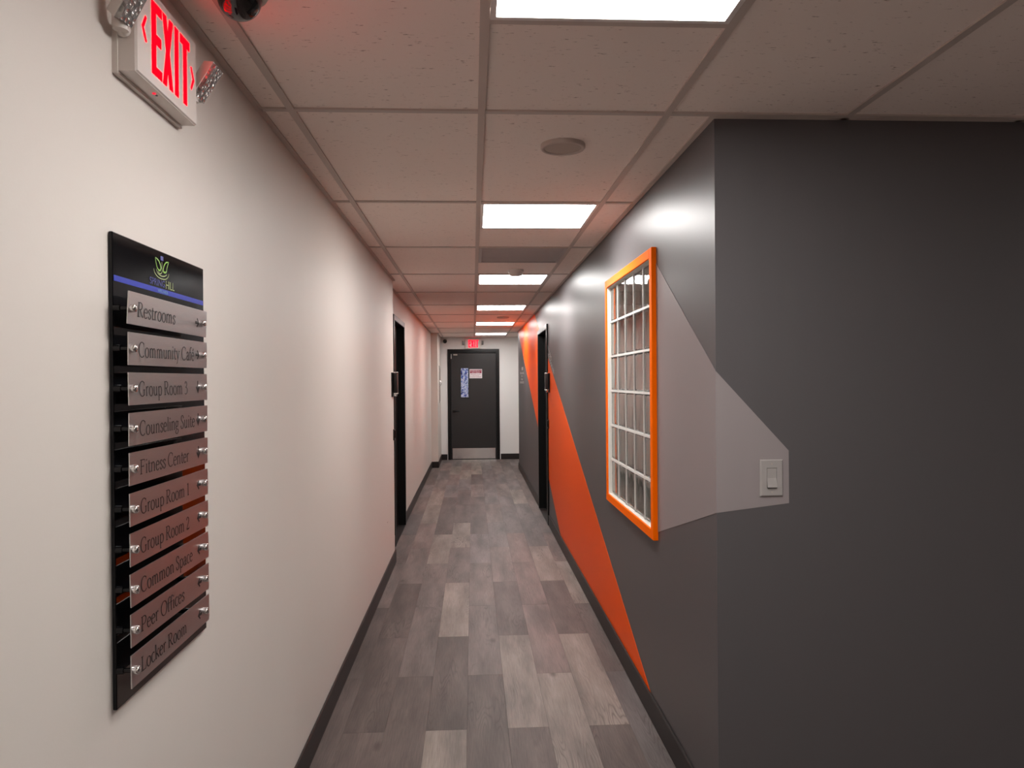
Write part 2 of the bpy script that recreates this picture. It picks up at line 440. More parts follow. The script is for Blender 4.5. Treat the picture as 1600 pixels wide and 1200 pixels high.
# above the door
za = 2.195
paint_x([(yR(za), za), (fd, za), (fd, zR(fd)+0.0005)] if zR(fd) > za else [(yR(za), za), (fd, za), (fd, za+0.001)], 'painted_stripe', 'orange', 'sliver of the orange stripe over the door')
paint_x([(YF, 1.112), (YF, 1.587), (3.325, 2.125), (3.325, 0.863)], 'painted_shape', 'mauve', 'mauve grey painted wedge beside the window')
o = MB().prism([(WR, 1.112), (1.060, 1.141), (1.060, 1.318), (WR, 1.587)], lambda u, v, d: (u, YF-d, v), 0.0012).build('painted_shape', 'mauve', wf)
tag(o, 'mauve grey painted wedge behind the light switch')

# baseboards
BH = 0.112
def base(name, a, b, label): struct(MB().bbox((*a, 0), (*b, BH), 0.003, 1).build(name, 'base'), label, 'baseboard')
base('baseboard_left', (WL, YB), (WL+0.011, 6.45), 'dark vinyl base along the near cream wall')
base('baseboard_left_return', (WL2+0.011, 6.45), (WL+0.011, 6.461), 'dark vinyl base on the wall step')
base('baseboard_left_door', (WL2, 6.461), (WL2+0.011, LD[0]-0.055), 'dark vinyl base just before the left door')
base('baseboard_left_far', (WL2, LD[1]+0.055), (WL2+0.011, 13.489), 'dark vinyl base beyond the left door')
base('baseboard_column', (WL2, 13.489), (-0.624, 13.5), 'dark vinyl base across the pilaster face')
base('baseboard_column_side', (-0.635, 13.5), (-0.624, YE-0.011), 'dark vinyl base along the pilaster side')
base('baseboard_end_left', (-0.635, YE-0.011), (-0.515, YE), 'dark vinyl base left of the end door')
base('baseboard_end_right', (0.55, YE-0.011), (2.6, YE), 'dark vinyl base right of the end door')
base('baseboard_right', (WR-0.011, YF-0.011), (WR, nd), 'dark vinyl base under the orange stripe')
base('baseboard_right_far', (WR-0.011, fd), (WR, 13.2), 'dark vinyl base beyond the right door')
base('baseboard_front', (WR, YF-0.011), (XR, YF), 'dark vinyl base of the wall facing the viewer')
base('baseboard_outer_right', (XR-0.011, YB), (XR, YF-0.011), 'dark vinyl base of the lobby wall')
base('baseboard_back', (WL+0.011, YB), (XR-0.011, YB+0.011), 'dark vinyl base behind the viewer')

# ---------------------------------------------------------------- ceiling
ce = struct(MB().box((WL2-0.16, YB-0.1, HC+0.06), (XR+0.1, YE+0.16, HC+0.12)).build('ceiling', 'slab'), 'suspended ceiling of mineral fibre tiles in a metal grid', 'ceiling')
lights_y = [-1.244+2.4384*i for i in range(7)]          # near edge of each 2x2 panel
C0 = 2.414-2*T*4
cols = [(G1+T*k, G1+T*(k+1)) for k in range(-2, 8)]
def xlim(y0, y1):
    lo = WL if y0 < 6.0 else WL2
    hi = XR if y1 <= YF+0.05 else (WR if y0 < 13.1 else 2.6)
    return lo, hi
BW = 0.012
def bar(a, b, name='grid_bar'):
    return MB().box((*a, HC), (*b, HC+0.028)).build(name, 'grid', ce)
def tile(x0, x1, y0, y1, tiles=[]):
    g = 0.007; 
    MB().bbox((x0+g, y0+g, HC+0.006), (x1-g, y1-g, HC+0.022), 0.0015, 1).build('ceiling_tile', 'tile', ce)
special = {}    # rectangles where a fixture replaces the tile
for y in lights_y: special[('L', round(y, 3))] = y
vent_y = 4.862
ncell = 0
for j in range(-3, 12):
    ya, yb = 2.414+2*T*(j-1), 2.414+2*T*j
    if ya > YE: break
    yb = min(yb, YE); ya = max(ya, YB)
    for ci, (xa, xb) in enumerate(cols):
        lo, hi = xlim(ya+0.01, yb-0.01)
        if ya < 13.2 < yb and xa > 0.7: lo, hi = WR, 2.6
        a, b = max(xa, lo), min(xb, hi)
        if b-a < 0.02: continue
        if ya < 13.2 < yb and xa > 0.7:
            tile(a, b, 13.2, yb); continue
        if ci == 2:
            cuts = [ya, yb]
            mid = ya+T
            if any(abs(y-ya) < 0.1 for y in lights_y) or abs(ya-4.852) < 0.05:
                cuts = [ya, mid, yb]
            elif any(abs(y-mid) < 0.1 for y in lights_y): cuts = [ya, mid, yb]
            for c0, c1 in zip(cuts, cuts[1:]):
                if c1-c0 < 0.03: continue
                if any(abs(y-c0) < 0.1 for y in lights_y): continue
                if abs(c0-4.852) < 0.05: continue
                tile(a, b, c0, c1)
            if len(cuts) == 3 and mid < YE: bar((a+BW, mid-BW), (b-BW, mid+BW))
        elif ci == 8 and any(abs(y-ya) < 0.1 for y in lights_y[1:2]):
            tile(a, b, ya+T, yb); bar((a+BW, ya+T-BW), (b-BW, ya+T+BW))
        else:
            tile(a, b, ya, yb)
# long main bars
for k in range(-1, 8):
    x = G1+T*k
    if x > XR: break
    if x < WR: bar((x-BW, YB), (x+BW, YE), 'main_bar')
    else:
        bar((x-BW, YB), (x+BW, YF), 'main_bar')
        if x < 2.6: bar((x-BW, 13.2), (x+BW, YE), 'main_bar')
for j in range(-4, 11):
    y = 2.414+2*T*j
    if y < YB or y > YE: continue
    lo, hi = xlim(y, y)
    xs = [lo]+[G1+T*k for k in range(-1, 8) if lo+0.03 < G1+T*k < hi-0.02]+[hi]
    for a, b in zip(xs, xs[1:]): bar((a+BW, y-BW), (b-BW, y+BW))
# wall angles
q = MB()
def ang(a, b): q.box((*a, HC), (*b, HC+0.02))
ang((WL, YB), (WL+0.02, 6.45)); ang((WL2, 6.45), (WL2+0.02, 13.5)); ang((-0.635, 13.5), (-0.615, YE)); ang((WR-0.02, YF), (WR, 13.2)); ang((WR-0.02, YF-0.02), (XR, YF))
ang((XR-0.02, YB), (XR, YF)); ang((-0.635, YE-0.02), (2.6, YE)); ang((WL, YB), (XR, YB+0.02)); ang((WL2, 13.48), (-0.615, 13.5))
q.build('wall_angle', 'grid', ce)

# ceiling lights
lab = ['flat ceiling light panel behind the viewer', 'square ceiling light panel nearest the viewer, cut by the top edge', 'second ceiling light panel, just beyond the round speaker', 'third ceiling light panel, behind the small smoke detector',
       'fourth ceiling light panel down the corridor', 'fifth ceiling light panel, beside the orange reflection', 'farthest ceiling light panel, just before the end door']
lt0 = None
def make_light(x, y, z, label):
    t = empty('ceiling_light', (x, y, z), label, 'light', 'corridor ceiling light panels')
    q = MB(); h = T/2-0.013; f = 0.014
    q.box((x-h, y-h, z-0.002), (x+h, y-h+f, z+0.012)); q.box((x-h, y+h-f, z-0.002), (x+h, y+h, z+0.012))
    q.box((x-h, y-h+f, z-0.002), (x-h+f, y+h-f, z+0.012)); q.box((x+h-f, y-h+f, z-0.002), (x+h, y+h-f, z+0.012))
    q.build('light_frame', 'white_plastic', t)
    MB().box((x-h+f, y-h+f, z+0.002), (x+h-f, y+h-f, z+0.010)).build('diffuser', 'panel', t)
    return t
lt0 = make_light(G1+T/2, lights_y[0]+T/2, HC, lab[0])
for i in range(1, 7):
    c = copy_tree(lt0, (G1+T/2, lights_y[i]+T/2, HC)); c['label'] = lab[i]
for k, yy in ((1, lights_y[1]),):  # unseen panel added out of frame to brighten the facing charcoal wall
    c = copy_tree(lt0, (G1+6.5*T, yy+T/2, HC)); c['label'] = ('added unseen light panel that brightens the charcoal wall, right behind the viewer', 'added unseen light panel that brightens the charcoal wall, right of the viewer')[k]; c['group'] = 'added unseen lobby fill panels'
c = copy_tree(lt0, (2.0, 4.05, HC-0.01)); c['label'] = 'added unseen light panel that brightens the glass blocks from behind'  # added fill panel, lights the back room so the glass reads paler
c['group'] = 'added unseen back room fill panels'
# return air vent
t = empty('ceiling_vent', (G1+T/2, 4.852+T/2, HC), 'grey square ceiling vent between second and third light panels', 'vent')
x, y = G1+T/2, 4.852+T/2; h = T/2-0.013
q = MB(); f = 0.02
q.box((x-h, y-h, HC-0.002), (x+h, y-h+f, HC+0.012)); q.box((x-h, y+h-f, HC-0.002), (x+h, y+h, HC+0.012))
q.box((x-h, y-h+f, HC-0.002), (x-h+f, y+h-f, HC+0.012)); q.box((x+h-f, y-h+f, HC-0.002), (x+h, y+h-f, HC+0.012))
q.build('vent_frame', 'vent', t)
MB().box((x-h+f, y-h+f, HC+0.020), (x+h-f, y+h-f, HC+0.024)).build('backing', 'black', t)
for i in range(18):
    yy = y-h+f+0.012+i*(2*h-2*f-0.012)/18
    MB().box((x-h+f, yy, HC+0.002), (x+h-f, yy+0.020, HC+0.004)).build('slat', 'vent', t)

# round speakers
def speaker(x, y, label):
    t = empty('ceiling_speaker', (x, y, HC), label, 'speaker')
    MB().lathe([(0.083, 0.006), (0.083, -0.006), (0.080, -0.010), (0.071, -0.010), (0.069, -0.004), (0.069, 0.006)], (x, y, HC), n=48).build('speaker_ring', 'grid', t)
    MB().lathe([(0.069, -0.006), (0.04, -0.0075), (0.0, -0.008)], (x, y, HC), n=40).build('speaker_grille', 'speaker', t)
speaker(0.342, 2.755, 'round white ceiling speaker with darker grille in front of second light')
speaker(0.42, 10.15, 'small round ceiling speaker far down the corridor')
# smoke detector
t = empty('smoke_detector', (0.345, 5.85, HC), 'small white round smoke detector in front of third light panel', 'detector')
MB().lathe([(0.062, 0.006), (0.062, -0.012), (0.058, -0.015)], (0.345, 5.85, HC), n=32).build('detector_base', 'plastic', t)
MB().lathe([(0.056, -0.014), (0.054, -0.030), (0.044, -0.040), (0.030, -0.043), (0, -0.044)], (0.345, 5.85, HC), n=32).build('detector_cap', 'plastic', t)

# security cameras
def sec_cam(x, y, z, s, label, side=None):
    t = empty('security_camera', (x, y, z), label, 'camera')
    if side is None:
        MB().lathe([(0.063*s, 0.006), (0.063*s, -0.014*s), (0.058*s, -0.024*s), (0.049*s, -0.027*s)], (x, y, z), n=40).build('camera_base', 'speaker', t)
        zc = z-0.028*s; prof = [(0.0475*s*math.cos(a), -0.0475*s*math.sin(a)) for a in [PI/2*i/10 for i in range(11)]]
        MB().lathe(prof, (x, y, zc), n=40).build('camera_dome', 'dome', t)
    else:
        MB().lathe([(0.05*s, 0), (0.05*s, -0.03), (0.04*s, -0.04)], (x, y, z), 'Y', n=32).build('camera_base', 'white_plastic', t)
        MB().lathe([(0.042*s*math.cos(a), -0.03-0.042*s*math.sin(a)) for a in [PI/2*i/8 for i in range(9)]], (x, y, z-0.004), 'Y', n=32).build('camera_dome', 'dome', t)
    return t
sec_cam(-0.504, 1.659, HC, 1.0, 'black dome security camera on the ceiling beside near exit sign')
sec_cam(-0.545, YE, 2.365, 1.0, 'tiny black dome camera high left of the end door', side='Y')

# ---------------------------------------------------------------- glass block window
t = empty('window_1', (WR, 3.82, 1.5), 'tall glass block window in a bright orange frame', 'window', structure=True)
fy0, fy1, fz0, fz1 = 3.243, 4.397, 0.848, 2.147
fw_ = 0.044; xf0 = WR-0.022; xf1 = WR+0.004
for a, b, nm, lb in (((fy0, fz0), (fy0+fw_, fz1), 'frame_side', None), ((fy1-fw_, fz0), (fy1, fz1), 'frame_side', None),
                 ((fy0+fw_, fz1-fw_), (fy1-fw_, fz1), 'frame_top', None), ((fy0+fw_, fz0), (fy1-fw_, fz0+fw_), 'frame_bottom', None)):
    tag(MB().bbox((xf0, a[0], a[1]), (xf1, b[0], b[1]), 0.002, 1).build(nm, 'orange_trim', t), 'bright orange '+nm.replace('_', ' '))
q = MB(); iy0, iy1, iz0, iz1 = WN[0], WN[1], WN[2], WN[3]; lt = 0.009
q.box((WR-0.016, iy0, iz0), (WR+0.12, iy0+lt, iz1)); q.box((WR-0.016, iy1-lt, iz0), (WR+0.12, iy1, iz1))
q.box((WR-0.016, iy0+lt, iz0), (WR+0.12, iy1-lt, iz0+lt)); q.box((WR-0.016, iy0+lt, iz1-lt), (WR+0.12, iy1-lt, iz1))
tag(q.build('inner_liner', 'white_trim', t), 'white liner inside the orange frame')
nx, nz = 5, 6
gy0, gy1, gz0, gz1 = iy0+lt, iy1-lt, iz0+lt, iz1-lt
dy, dz = (gy1-gy0)/nx, (gz1-gz0)/nz
jy, jz = 0.006, 0.011
q = MB(); xa, xb = WR-0.001, WR+0.075
for i in range(1, nz): q.box((xa, gy0, gz0+dz*i-jz/2), (xb, gy1, gz0+dz*i+jz/2))
tag(q.build('joint_bars', 'mortar', t), 'white horizontal joints')
q = MB()
for i in range(1, nx):
    for k in range(nz):
        q.box((xa, gy0+dy*i-jy/2, gz0+dz*k+(jz/2 if k else 0)), (xb, gy0+dy*i+jy/2, gz0+dz*(k+1)-(jz/2 if k < nz-1 else 0)))
tag(q.build('joint_strips', 'mortar', t), 'white vertical joints')
def block_mesh():
    hy, hz, hx = (dy-jy)/2-0.0006, (dz-jz)/2-0.0006, 0.036
    bm = bmesh.new()
    bmesh.ops.create_cube(bm, size=1)
    for v in bm.verts: v.co = Vector((v.co.x*2*hx, v.co.y*2*hy, v.co.z*2*hz))
    bmesh.ops.bevel(bm, geom=bm.edges[:], offset=0.006, segments=2, affect='EDGES', profile=0.5)
    bmesh.ops.recalc_face_normals(bm, faces=bm.faces[:])
    n0 = len(bm.verts)
    r = bmesh.ops.create_cube(bm, size=1)
    vs = r['verts']
    for v in vs: v.co = Vector((v.co.x*2*(hx-0.009), v.co.y*2*(hy-0.010), v.co.z*2*(hz-0.010)))
    fs = {f for v in vs for f in v.link_faces}
    bmesh.ops.reverse_faces(bm, faces=list(fs))
    me = bpy.data.meshes.new('glass_block'); bm.to_mesh(me); bm.free(); me.materials.append(M['glass'])
    return me
bme = block_mesh()
for i in range(nx):
    for k in range(nz):
        o = bpy.data.objects.new('glass_block', bme); C.objects.link(o)
        place(o, (WR+0.040, gy0+dy*(i+0.5), gz0+dz*(k+0.5)), t)

# ---------------------------------------------------------------- side doors
def side_door(name, side, y0, y1, zt, label):
    """side -1 = left wall, +1 = right wall; opening y0..y1, head at zt"""
    wx = WL2 if side < 0 else WR
    t = empty(name, (wx, (y0+y1)/2, 0), label, 'door', structure=True)
    cw = 0.05; pr = 0.016; dp = 0.11
    X = lambda d: wx-side*d       # d>0 into the corridor
    for nm, a, b in (('door_jamb', (y0-cw, 0), (y0, zt+cw)), ('door_jamb', (y1, 0), (y1+cw, zt+cw)), ('door_head', (y0, zt), (y1, zt+cw))):
        MB().bbox((X(pr), a[0], a[1]), (X(-0.002), b[0], b[1]), 0.002, 1).build(nm, 'black', t)
    for nm, a, b in (('jamb_lining', (y0, 0), (y0+0.004, zt)), ('jamb_lining', (y1-0.004, 0), (y1, zt)), ('head_lining', (y0+0.004, zt-0.004), (y1-0.004, zt))):
        MB().box((X(pr-0.001), a[0], a[1]), (X(-dp), b[0], b[1])).build(nm, 'dark', t)
    lf = MB().bbox((X(-dp+0.045), y0+0.006, 0.006), (X(-dp), y1-0.006, zt-0.006), 0.002, 1).build('door_leaf', 'dark', t)
    q = MB(); q.tube((X(-dp+0.045), y0+0.09, 1.0), (X(-dp+0.052), y0+0.09, 1.0), 0.027)
    q.tube((X(-dp+0.05), y0+0.09, 1.0), (X(-dp+0.085), y0+0.09, 1.0), 0.010)
    q.bbox((X(-dp+0.078), y0+0.08, 0.991), (X(-dp+0.092), y0+0.20, 1.009), 0.004, 2)
    q.build('lever_handle', 'black', lf)
    MB().bbox((X(pr-0.002), y0+0.004, 0.0), (X(-dp), y1-0.004, 0.004), 0.001, 1).build('threshold', 'base', t)
side_door('door_1', -1, LD[0], LD[1], 2.155, 'black door set deep in the left cream wall')
side_door('door_2', 1, RD[0], RD[1], 2.125, 'black door cutting through the orange stripe on the right wall')

# ---------------------------------------------------------------- end door
t = empty('door_3', (0.0175, YE, 0), 'charcoal exit door with narrow window at the corridor end', 'door', structure=True)
ex0, ex1, ez = -0.50, 0.532, 2.205
for nm, a, b in (('door_jamb', (ex0, 0), (-0.452, ez)), ('door_jamb', (0.484, 0), (ex1, ez)), ('door_head', (-0.452, ez-0.05), (0.484, ez))):
    MB().bbox((a[0], YE-0.018, a[1]), (b[0], YE+0.01, b[1]), 0.002, 1).build(nm, 'black', t)
q = MB(); q.box((-0.458, YE, 0), (-0.440, YE+0.13, ez-0.04)); q.box((0.470, YE, 0), (0.494, YE+0.13, ez-0.04)); q.box((-0.440, YE, ez-0.070), (0.470, YE+0.13, ez-0.040))
q.build('jamb_lining', 'black', t)
lf = MB().bbox((-0.438, YE+0.05, 0.006), (0.468, YE+0.095, ez-0.074), 0.002, 1).build('door_leaf', 'door', t)
yl = YE+0.05
q = MB()
wa, wb, wz0, wz1 = -0.235, -0.090, 1.245, 1.825; e = 0.026
for a, b in (((wa-e, wz0-e), (wa, wz1+e)), ((wb, wz0-e), (wb+e, wz1+e)), ((wa, wz1), (wb, wz1+e)), ((wa, wz0-e), (wb, wz0))):
    q.bbox((a[0], yl-0.010, a[1]), (b[0], yl+0.002, b[1]), 0.002, 1)
tag(q.build('window_frame', 'door', lf), 'charcoal frame of the narrow door window')
tag(MB().box((wa, yl-0.004, wz0), (wb, yl+0.001, wz1)).build('window_film', 'film', lf), 'blue and white swirled film in the door window')
tag(MB().bbox((-0.415, yl-0.002, 0.012), (0.445, yl, 0.225), 0.0006, 1).build('kick_plate', 'steel', lf), 'shiny steel kick plate')
q = MB(); q.tube((-0.375, yl, 0.965), (-0.375, yl-0.012, 0.965), 0.028); q.tube((-0.375, yl, 0.965), (-0.375, yl-0.055, 0.965), 0.011)
q.bbox((-0.388, yl-0.062, 0.955), (-0.262, yl-0.046, 0.977), 0.006, 2); q.build('lever_handle', 'black', lf)
q = MB(); q.bbox((-0.437, yl-0.006, ez-0.19), (-0.418, yl+0.001, ez-0.095), 0.002, 1); tag(q.build('door_contact', 'silver_vinyl', lf), 'small silver door contact')
q = MB(); q.bbox((-0.385, yl-0.018, ez-0.125), (-0.305, yl, ez-0.095), 0.003, 1); tag(q.build('alarm_contact', 'speaker', lf), 'small grey contact under the head')

# ---------------------------------------------------------------- lettering
def sans(txt, size):
    """built-in vector font turned into outlines; returns list of (verts, faces) in the XY plane and the width"""
    cu = bpy.data.curves.new('t', 'FONT'); cu.body = txt; cu.size = size; cu.fill_mode = 'FRONT'; cu.resolution_u = 3
    o = bpy.data.objects.new('t', cu); C.objects.link(o)
    dg = bpy.context.evaluated_depsgraph_get(); dg.update()
    me = bpy.data.meshes.new_from_object(o.evaluated_get(dg))
    vs = [v.co[:] for v in me.vertices]; fs = [tuple(p.vertices) for p in me.polygons]
    bpy.data.objects.remove(o); bpy.data.curves.remove(cu); bpy.data.meshes.remove(me)
    return vs, fs
def sans_fit(txt, w, h, fn, name, m, parent):
    vs, fs = sans(txt, 1.0)
    x0 = min(v[0] for v in vs); x1 = max(v[0] for v in vs); z0 = min(v[1] for v in vs); z1 = max(v[1] for v in vs)
    q = MB().add([fn((v[0]-x0)/(x1-x0)*w, (v[1]-z0)/(z1-z0)*h) for v in vs], fs)
    return q.build(name, m, parent)
# a serif alphabet drawn with a broad nib: thick uprights, thin horizontals
def cat(pts, n=6):
    if len(pts) < 3: return pts
    out = []
    P = [pts[0]]+list(pts)+[pts[-1]]
    for i in range(1, len(P)-2):
        for j in range(n):
            t = j/n; a, b, c, d = P[i-1], P[i], P[i+1], P[i+2]
            out.append(tuple(0.5*((2*b[k])+(-a[k]+c[k])*t+(2*a[k]-5*b[k]+4*c[k]-d[k])*t*t+(-a[k]+3*b[k]-3*c[k]+d[k])*t**3) for k in (0, 1)))
    out.append(pts[-1]); return out
def ell(cx, cy, rx, ry, a0, a1, n=26):
    return ('p', [(cx+rx*math.cos(math.radians(a0+(a1-a0)*i/n)), cy+ry*math.sin(math.radians(a0+(a1-a0)*i/n))) for i in range(n+1)])
st = lambda x, y0, y1: ('s', [(x, y0), (x, y1)])
sf = lambda x, y, w=0.07: ('t', [(x-w, y+0.012), (x+w, y+0.012)])
cv = lambda *p: ('p', cat(list(p)))
fl_ = lambda x, y: ('t', [(x-0.07, y-0.02), (x, y)])
GL = {
 'R': (0.62, [st(.12, 0, .66), sf(.12, 0, .1), ('t', [(.02, .65), (.2, .65)]), cv((.12, .65), (.3, .655), (.43, .58), (.43, .43), (.3, .34), (.12, .34)), ('k', [(.26, .34), (.42, .10), (.58, .0)])]),
 'C': (0.66, [ell(.36, .33, .30, .345, 48, 312), ('t', [(.56, .48), (.575, .63)]), ]),
 'G': (0.70, [ell(.36, .33, .30, .345, 48, 305), ('t', [(.56, .48), (.575, .63)]), st(.56, .02, .28), ('t', [(.47, .28), (.64, .28)])]),
 'S': (0.46, [cv((.38, .52), (.34, .63), (.22, .67), (.11, .61), (.09, .50), (.16, .40), (.29, .31), (.38, .20), (.35, .06), (.22, -.01), (.10, .03), (.06, .16))]),
 'F': (0.54, [st(.12, 0, .66), sf(.12, 0, .1), ('t', [(.02, .65), (.47, .65)]), ('t', [(.47, .65), (.48, .53)]), ('t', [(.12, .35), (.37, .35)]), ('t', [(.37, .29), (.37, .41)])]),
 'P': (0.55, [st(.12, 0, .66), sf(.12, 0, .1), ('t', [(.02, .65), (.2, .65)]), cv((.12, .65), (.32, .655), (.46, .57), (.46, .42), (.34, .31), (.12, .30))]),
 'O': (0.74, [ell(.37, .33, .31, .345, 0, 360)]),
 'L': (0.54, [st(.12, 0, .66), ('t', [(.02, .65), (.22, .65)]), ('t', [(.02, .012), (.47, .012)]), ('t', [(.47, .01), (.49, .15)])]),
 'a': (0.42, [cv((.07, .33), (.12, .40), (.21, .43), (.28, .38), (.29, .28)), st(.29, .06, .3), cv((.29, .07), (.33, .0), (.40, .03)), cv((.29, .26), (.13, .20), (.06, .10), (.13, .0), (.22, .02), (.29, .10))]),
 'c': (0.40, [ell(.23, .21, .17, .225, 50, 318)]),
 'e': (0.43, [ell(.22, .21, .165, .225, 10, 318), ('t', [(.07, .245), (.38, .245)])]),
 'f': (0.29, [cv((.12, 0), (.12, .2), (.12, .5), (.16, .64), (.25, .69), (.33, .65)), ('t', [(.02, .41), (.27, .41)]), sf(.12, 0)]),
 'g': (0.43, [ell(.19, .28, .13, .145, 0, 360), cv((.12, .16), (.06, .09), (.13, .03), (.30, .0), (.37, -.08), (.28, -.20), (.12, -.2), (.04, -.12), (.12, -.01)), ('t', [(.27, .38), (.42, .40)])]),
 'i': (0.25, [st(.12, 0, .42), sf(.12, 0), fl_(.12, .42), ('d', [(.12, .60)])]),
 'k': (0.48, [st(.11, 0, .68), sf(.11, 0), fl_(.11, .68), ('t', [(.12, .18), (.38, .41)]), ('k', [(.2, .26), (.43, .0)]), ('t', [(.3, .41), (.45, .41)])]),
 'l': (0.25, [st(.12, 0, .68), sf(.12, 0), fl_(.12, .68)]),
 'm': (0.78, [st(.11, 0, .42), fl_(.11, .42), sf(.11, 0), cv((.11, .33), (.2, .42), (.30, .42), (.36, .34), (.37, .24)), st(.37, 0, .27), sf(.37, 0), cv((.37, .33), (.46, .42), (.56, .42), (.62, .34), (.63, .24)), st(.63, 0, .27), sf(.63, 0)]),
 'n': (0.53, [st(.11, 0, .42), fl_(.11, .42), sf(.11, 0), cv((.11, .33), (.2, .42), (.31, .42), (.38, .34), (.39, .24)), st(.39, 0, .27), sf(.39, 0)]),
 'o': (0.49, [ell(.24, .21, .185, .225, 0, 360)]),
 'p': (0.51, [st(.11, -.22, .42), fl_(.11, .42), sf(.11, -.24), ell(.26, .21, .18, .22, 140, -140)]),
 'r': (0.35, [st(.11, 0, .42), fl_(.11, .42), sf(.11, 0), cv((.11, .30), (.17, .40), (.24, .43), (.32, .39))]),
 's': (0.36, [cv((.30, .33), (.26, .41), (.17, .43), (.09, .38), (.09, .31), (.18, .23), (.28, .15), (.29, .07), (.20, -.01), (.10, .01), (.05, .10))]),
 't': (0.30, [cv((.13, .55), (.13, .35), (.13, .12), (.16, .02), (.22, .0), (.28, .04)), ('t', [(.03, .41), (.27, .41)])]),
 'u': (0.53, [cv((.11, .42), (.11, .3), (.11, .14), (.15, .03), (.23, .0), (.32, .05), (.38, .12)), st(.38, 0, .42), fl_(.11, .42), fl_(.38, .42), ('t', [(.38, .012), (.46, .012)])]),
 'y': (0.46, [('k', [(.07, .42), (.24, .02)]), ('t', [(.40, .42), (.24, .02), (.16, -.17), (.05, -.21)]), ('t', [(0, .42), (.15, .42)]), ('t', [(.32, .42), (.46, .42)])]),
 '1': (0.40, [st(.22, 0, .63), sf(.22, 0, .09), ('t', [(.10, .56), (.22, .63)])]),
 '2': (0.47, [cv((.06, .50), (.11, .60), (.22, .64), (.34, .57), (.35, .44), (.26, .28), (.06, .03)), ('k', [(.06, .02), (.40, .02)]), ('t', [(.40, .02), (.42, .12)])]),
 '3': (0.47, [cv((.08, .54), (.14, .62), (.24, .64), (.34, .56), (.32, .43), (.16, .35)), cv((.16, .35), (.32, .32), (.39, .20), (.33, .06), (.18, -.01), (.05, .04))]),
 ' ': (0.22, []),
}
GL['é'] = (0.43, GL['e'][1]+[('k', [(.20, .50), (.31, .64)])])
def stroke_quads(kind, pts, thick=.094, thin=.042):
    vs, fs = [], []
    if kind == 'd':
        c = pts[0]; r = .048
        vs = [(c[0]+r*math.cos(2*PI*i/10), c[1]+r*math.sin(2*PI*i/10)) for i in range(10)]
        return vs, [tuple(range(10))]
    for i, p in enumerate(pts):
        a = pts[max(i-1, 0)]; b = pts[min(i+1, len(pts)-1)]
        dx, dy_ = b[0]-a[0], b[1]-a[1]; l = math.hypot(dx, dy_) or 1
        nx_, ny = -dy_/l, dx/l
        w_ = thin+(thick-thin)*abs(dy_/l)**1.6
        if kind == 's': w_ = thick
        if kind == 't': w_ = thin
        if kind == 'k': w_ = thick*0.85
        vs += [(p[0]+nx_*w_/2, p[1]+ny*w_/2), (p[0]-nx_*w_/2, p[1]-ny*w_/2)]
    for i in range(len(pts)-1): fs.append((2*i, 2*i+1, 2*i+3, 2*i+2))
    return vs, fs
def serif(txt, y0, y1, zbase, size, fn):
    adv = sum(GL[c][0] for c in txt)
    x = 0; q = MB(); sx = (y1-y0)/(adv-0.05)
    for n_, c in enumerate(txt):
        for kind, pts in GL[c][1]:
            vs, fs = stroke_quads(kind, pts)
            q.add([fn(y0+(x+v[0]-0.03)*sx, zbase+v[1]*size) for v in vs], fs)
        x += GL[c][0]
    return q

# ---------------------------------------------------------------- directory sign
XS = WL+0.009
t = empty('directory_sign', (WL, 1.67, 0.944), 'tall glossy black directory board with ten metal plaques on cream wall', 'sign')
pn = MB().bbox((WL+0.001, 1.434, 0.944), (XS, 1.905, 1.847), 0.0015, 1).build('sign_panel', 'gloss_black', t)
tag(MB().box((XS, 1.437, 1.7545), (XS+0.0006, 1.900, 1.7655)).build('header_stripe', 'blue', t), 'bright blue stripe across the header')
def flat(polys, m, name, d=0.0008, lab=None, parent=t):
    q = MB()
    for pl in polys: q.add([(XS+d, y, z) for y, z in pl], [tuple(range(len(pl)))])
    o = q.build(name, m, parent)
    if lab: tag(o, lab)
    return o
def ribbon(lines, m, name, w0, d=0.0009, lab=None):
    q = MB()
    for pts in lines:
        P = cat(pts, 6); vs = []
        for i, p in enumerate(P):
            a = P[max(i-1, 0)]; b = P[min(i+1, len(P)-1)]; dx, dy_ = b[0]-a[0], b[1]-a[1]; l = math.hypot(dx, dy_) or 1
            u = i/(len(P)-1); w_ = w0*(0.55+0.45*math.sin(PI*u))
            vs += [(XS+d, p[0]-dy_/l*w_/2, p[1]+dx/l*w_/2), (XS+d, p[0]+dy_/l*w_/2, p[1]-dx/l*w_/2)]
        q.add(vs, [(2*i, 2*i+1, 2*i+3, 2*i+2) for i in range(len(P)-1)])
    return tag(q.build(name, m, t), lab)
ribbon([[(1.6205, 1.8285), (1.624, 1.818), (1.630, 1.808), (1.638, 1.804), (1.646, 1.805), (1.648, 1.812), (1.641, 1.822), (1.630, 1.827), (1.6205, 1.8285)],
        [(1.690, 1.8285), (1.676, 1.826), (1.665, 1.817), (1.661, 1.806), (1.668, 1.803), (1.677, 1.806), (1.681, 1.815), (1.690, 1.8285)]], 'green', 'leaf_emblem', 0.0042, lab='lime green pair of leaves')
ribbon([[(1.654, 1.824), (1.6535, 1.814), (1.649, 1.806)], [(1.632, 1.801), (1.643, 1.797), (1.653, 1.801), (1.659, 1.812)],
        [(1.613, 1.804), (1.617, 1.796), (1.632, 1.789), (1.652, 1.787), (1.673, 1.789), (1.687, 1.796), (1.691, 1.803)],
        [(1.624, 1.805), (1.632, 1.797), (1.650, 1.793), (1.668, 1.795), (1.680, 1.800)]], 'palegreen', 'bowl_emblem', 0.0024, lab='pale green curved lines under the leaves')
flat([[(1.6475, 1.827), (1.662, 1.827), (1.662, 1.8365), (1.6475, 1.8365)]], 'indigo', 'blue_emblem', lab='small indigo block over the leaves')
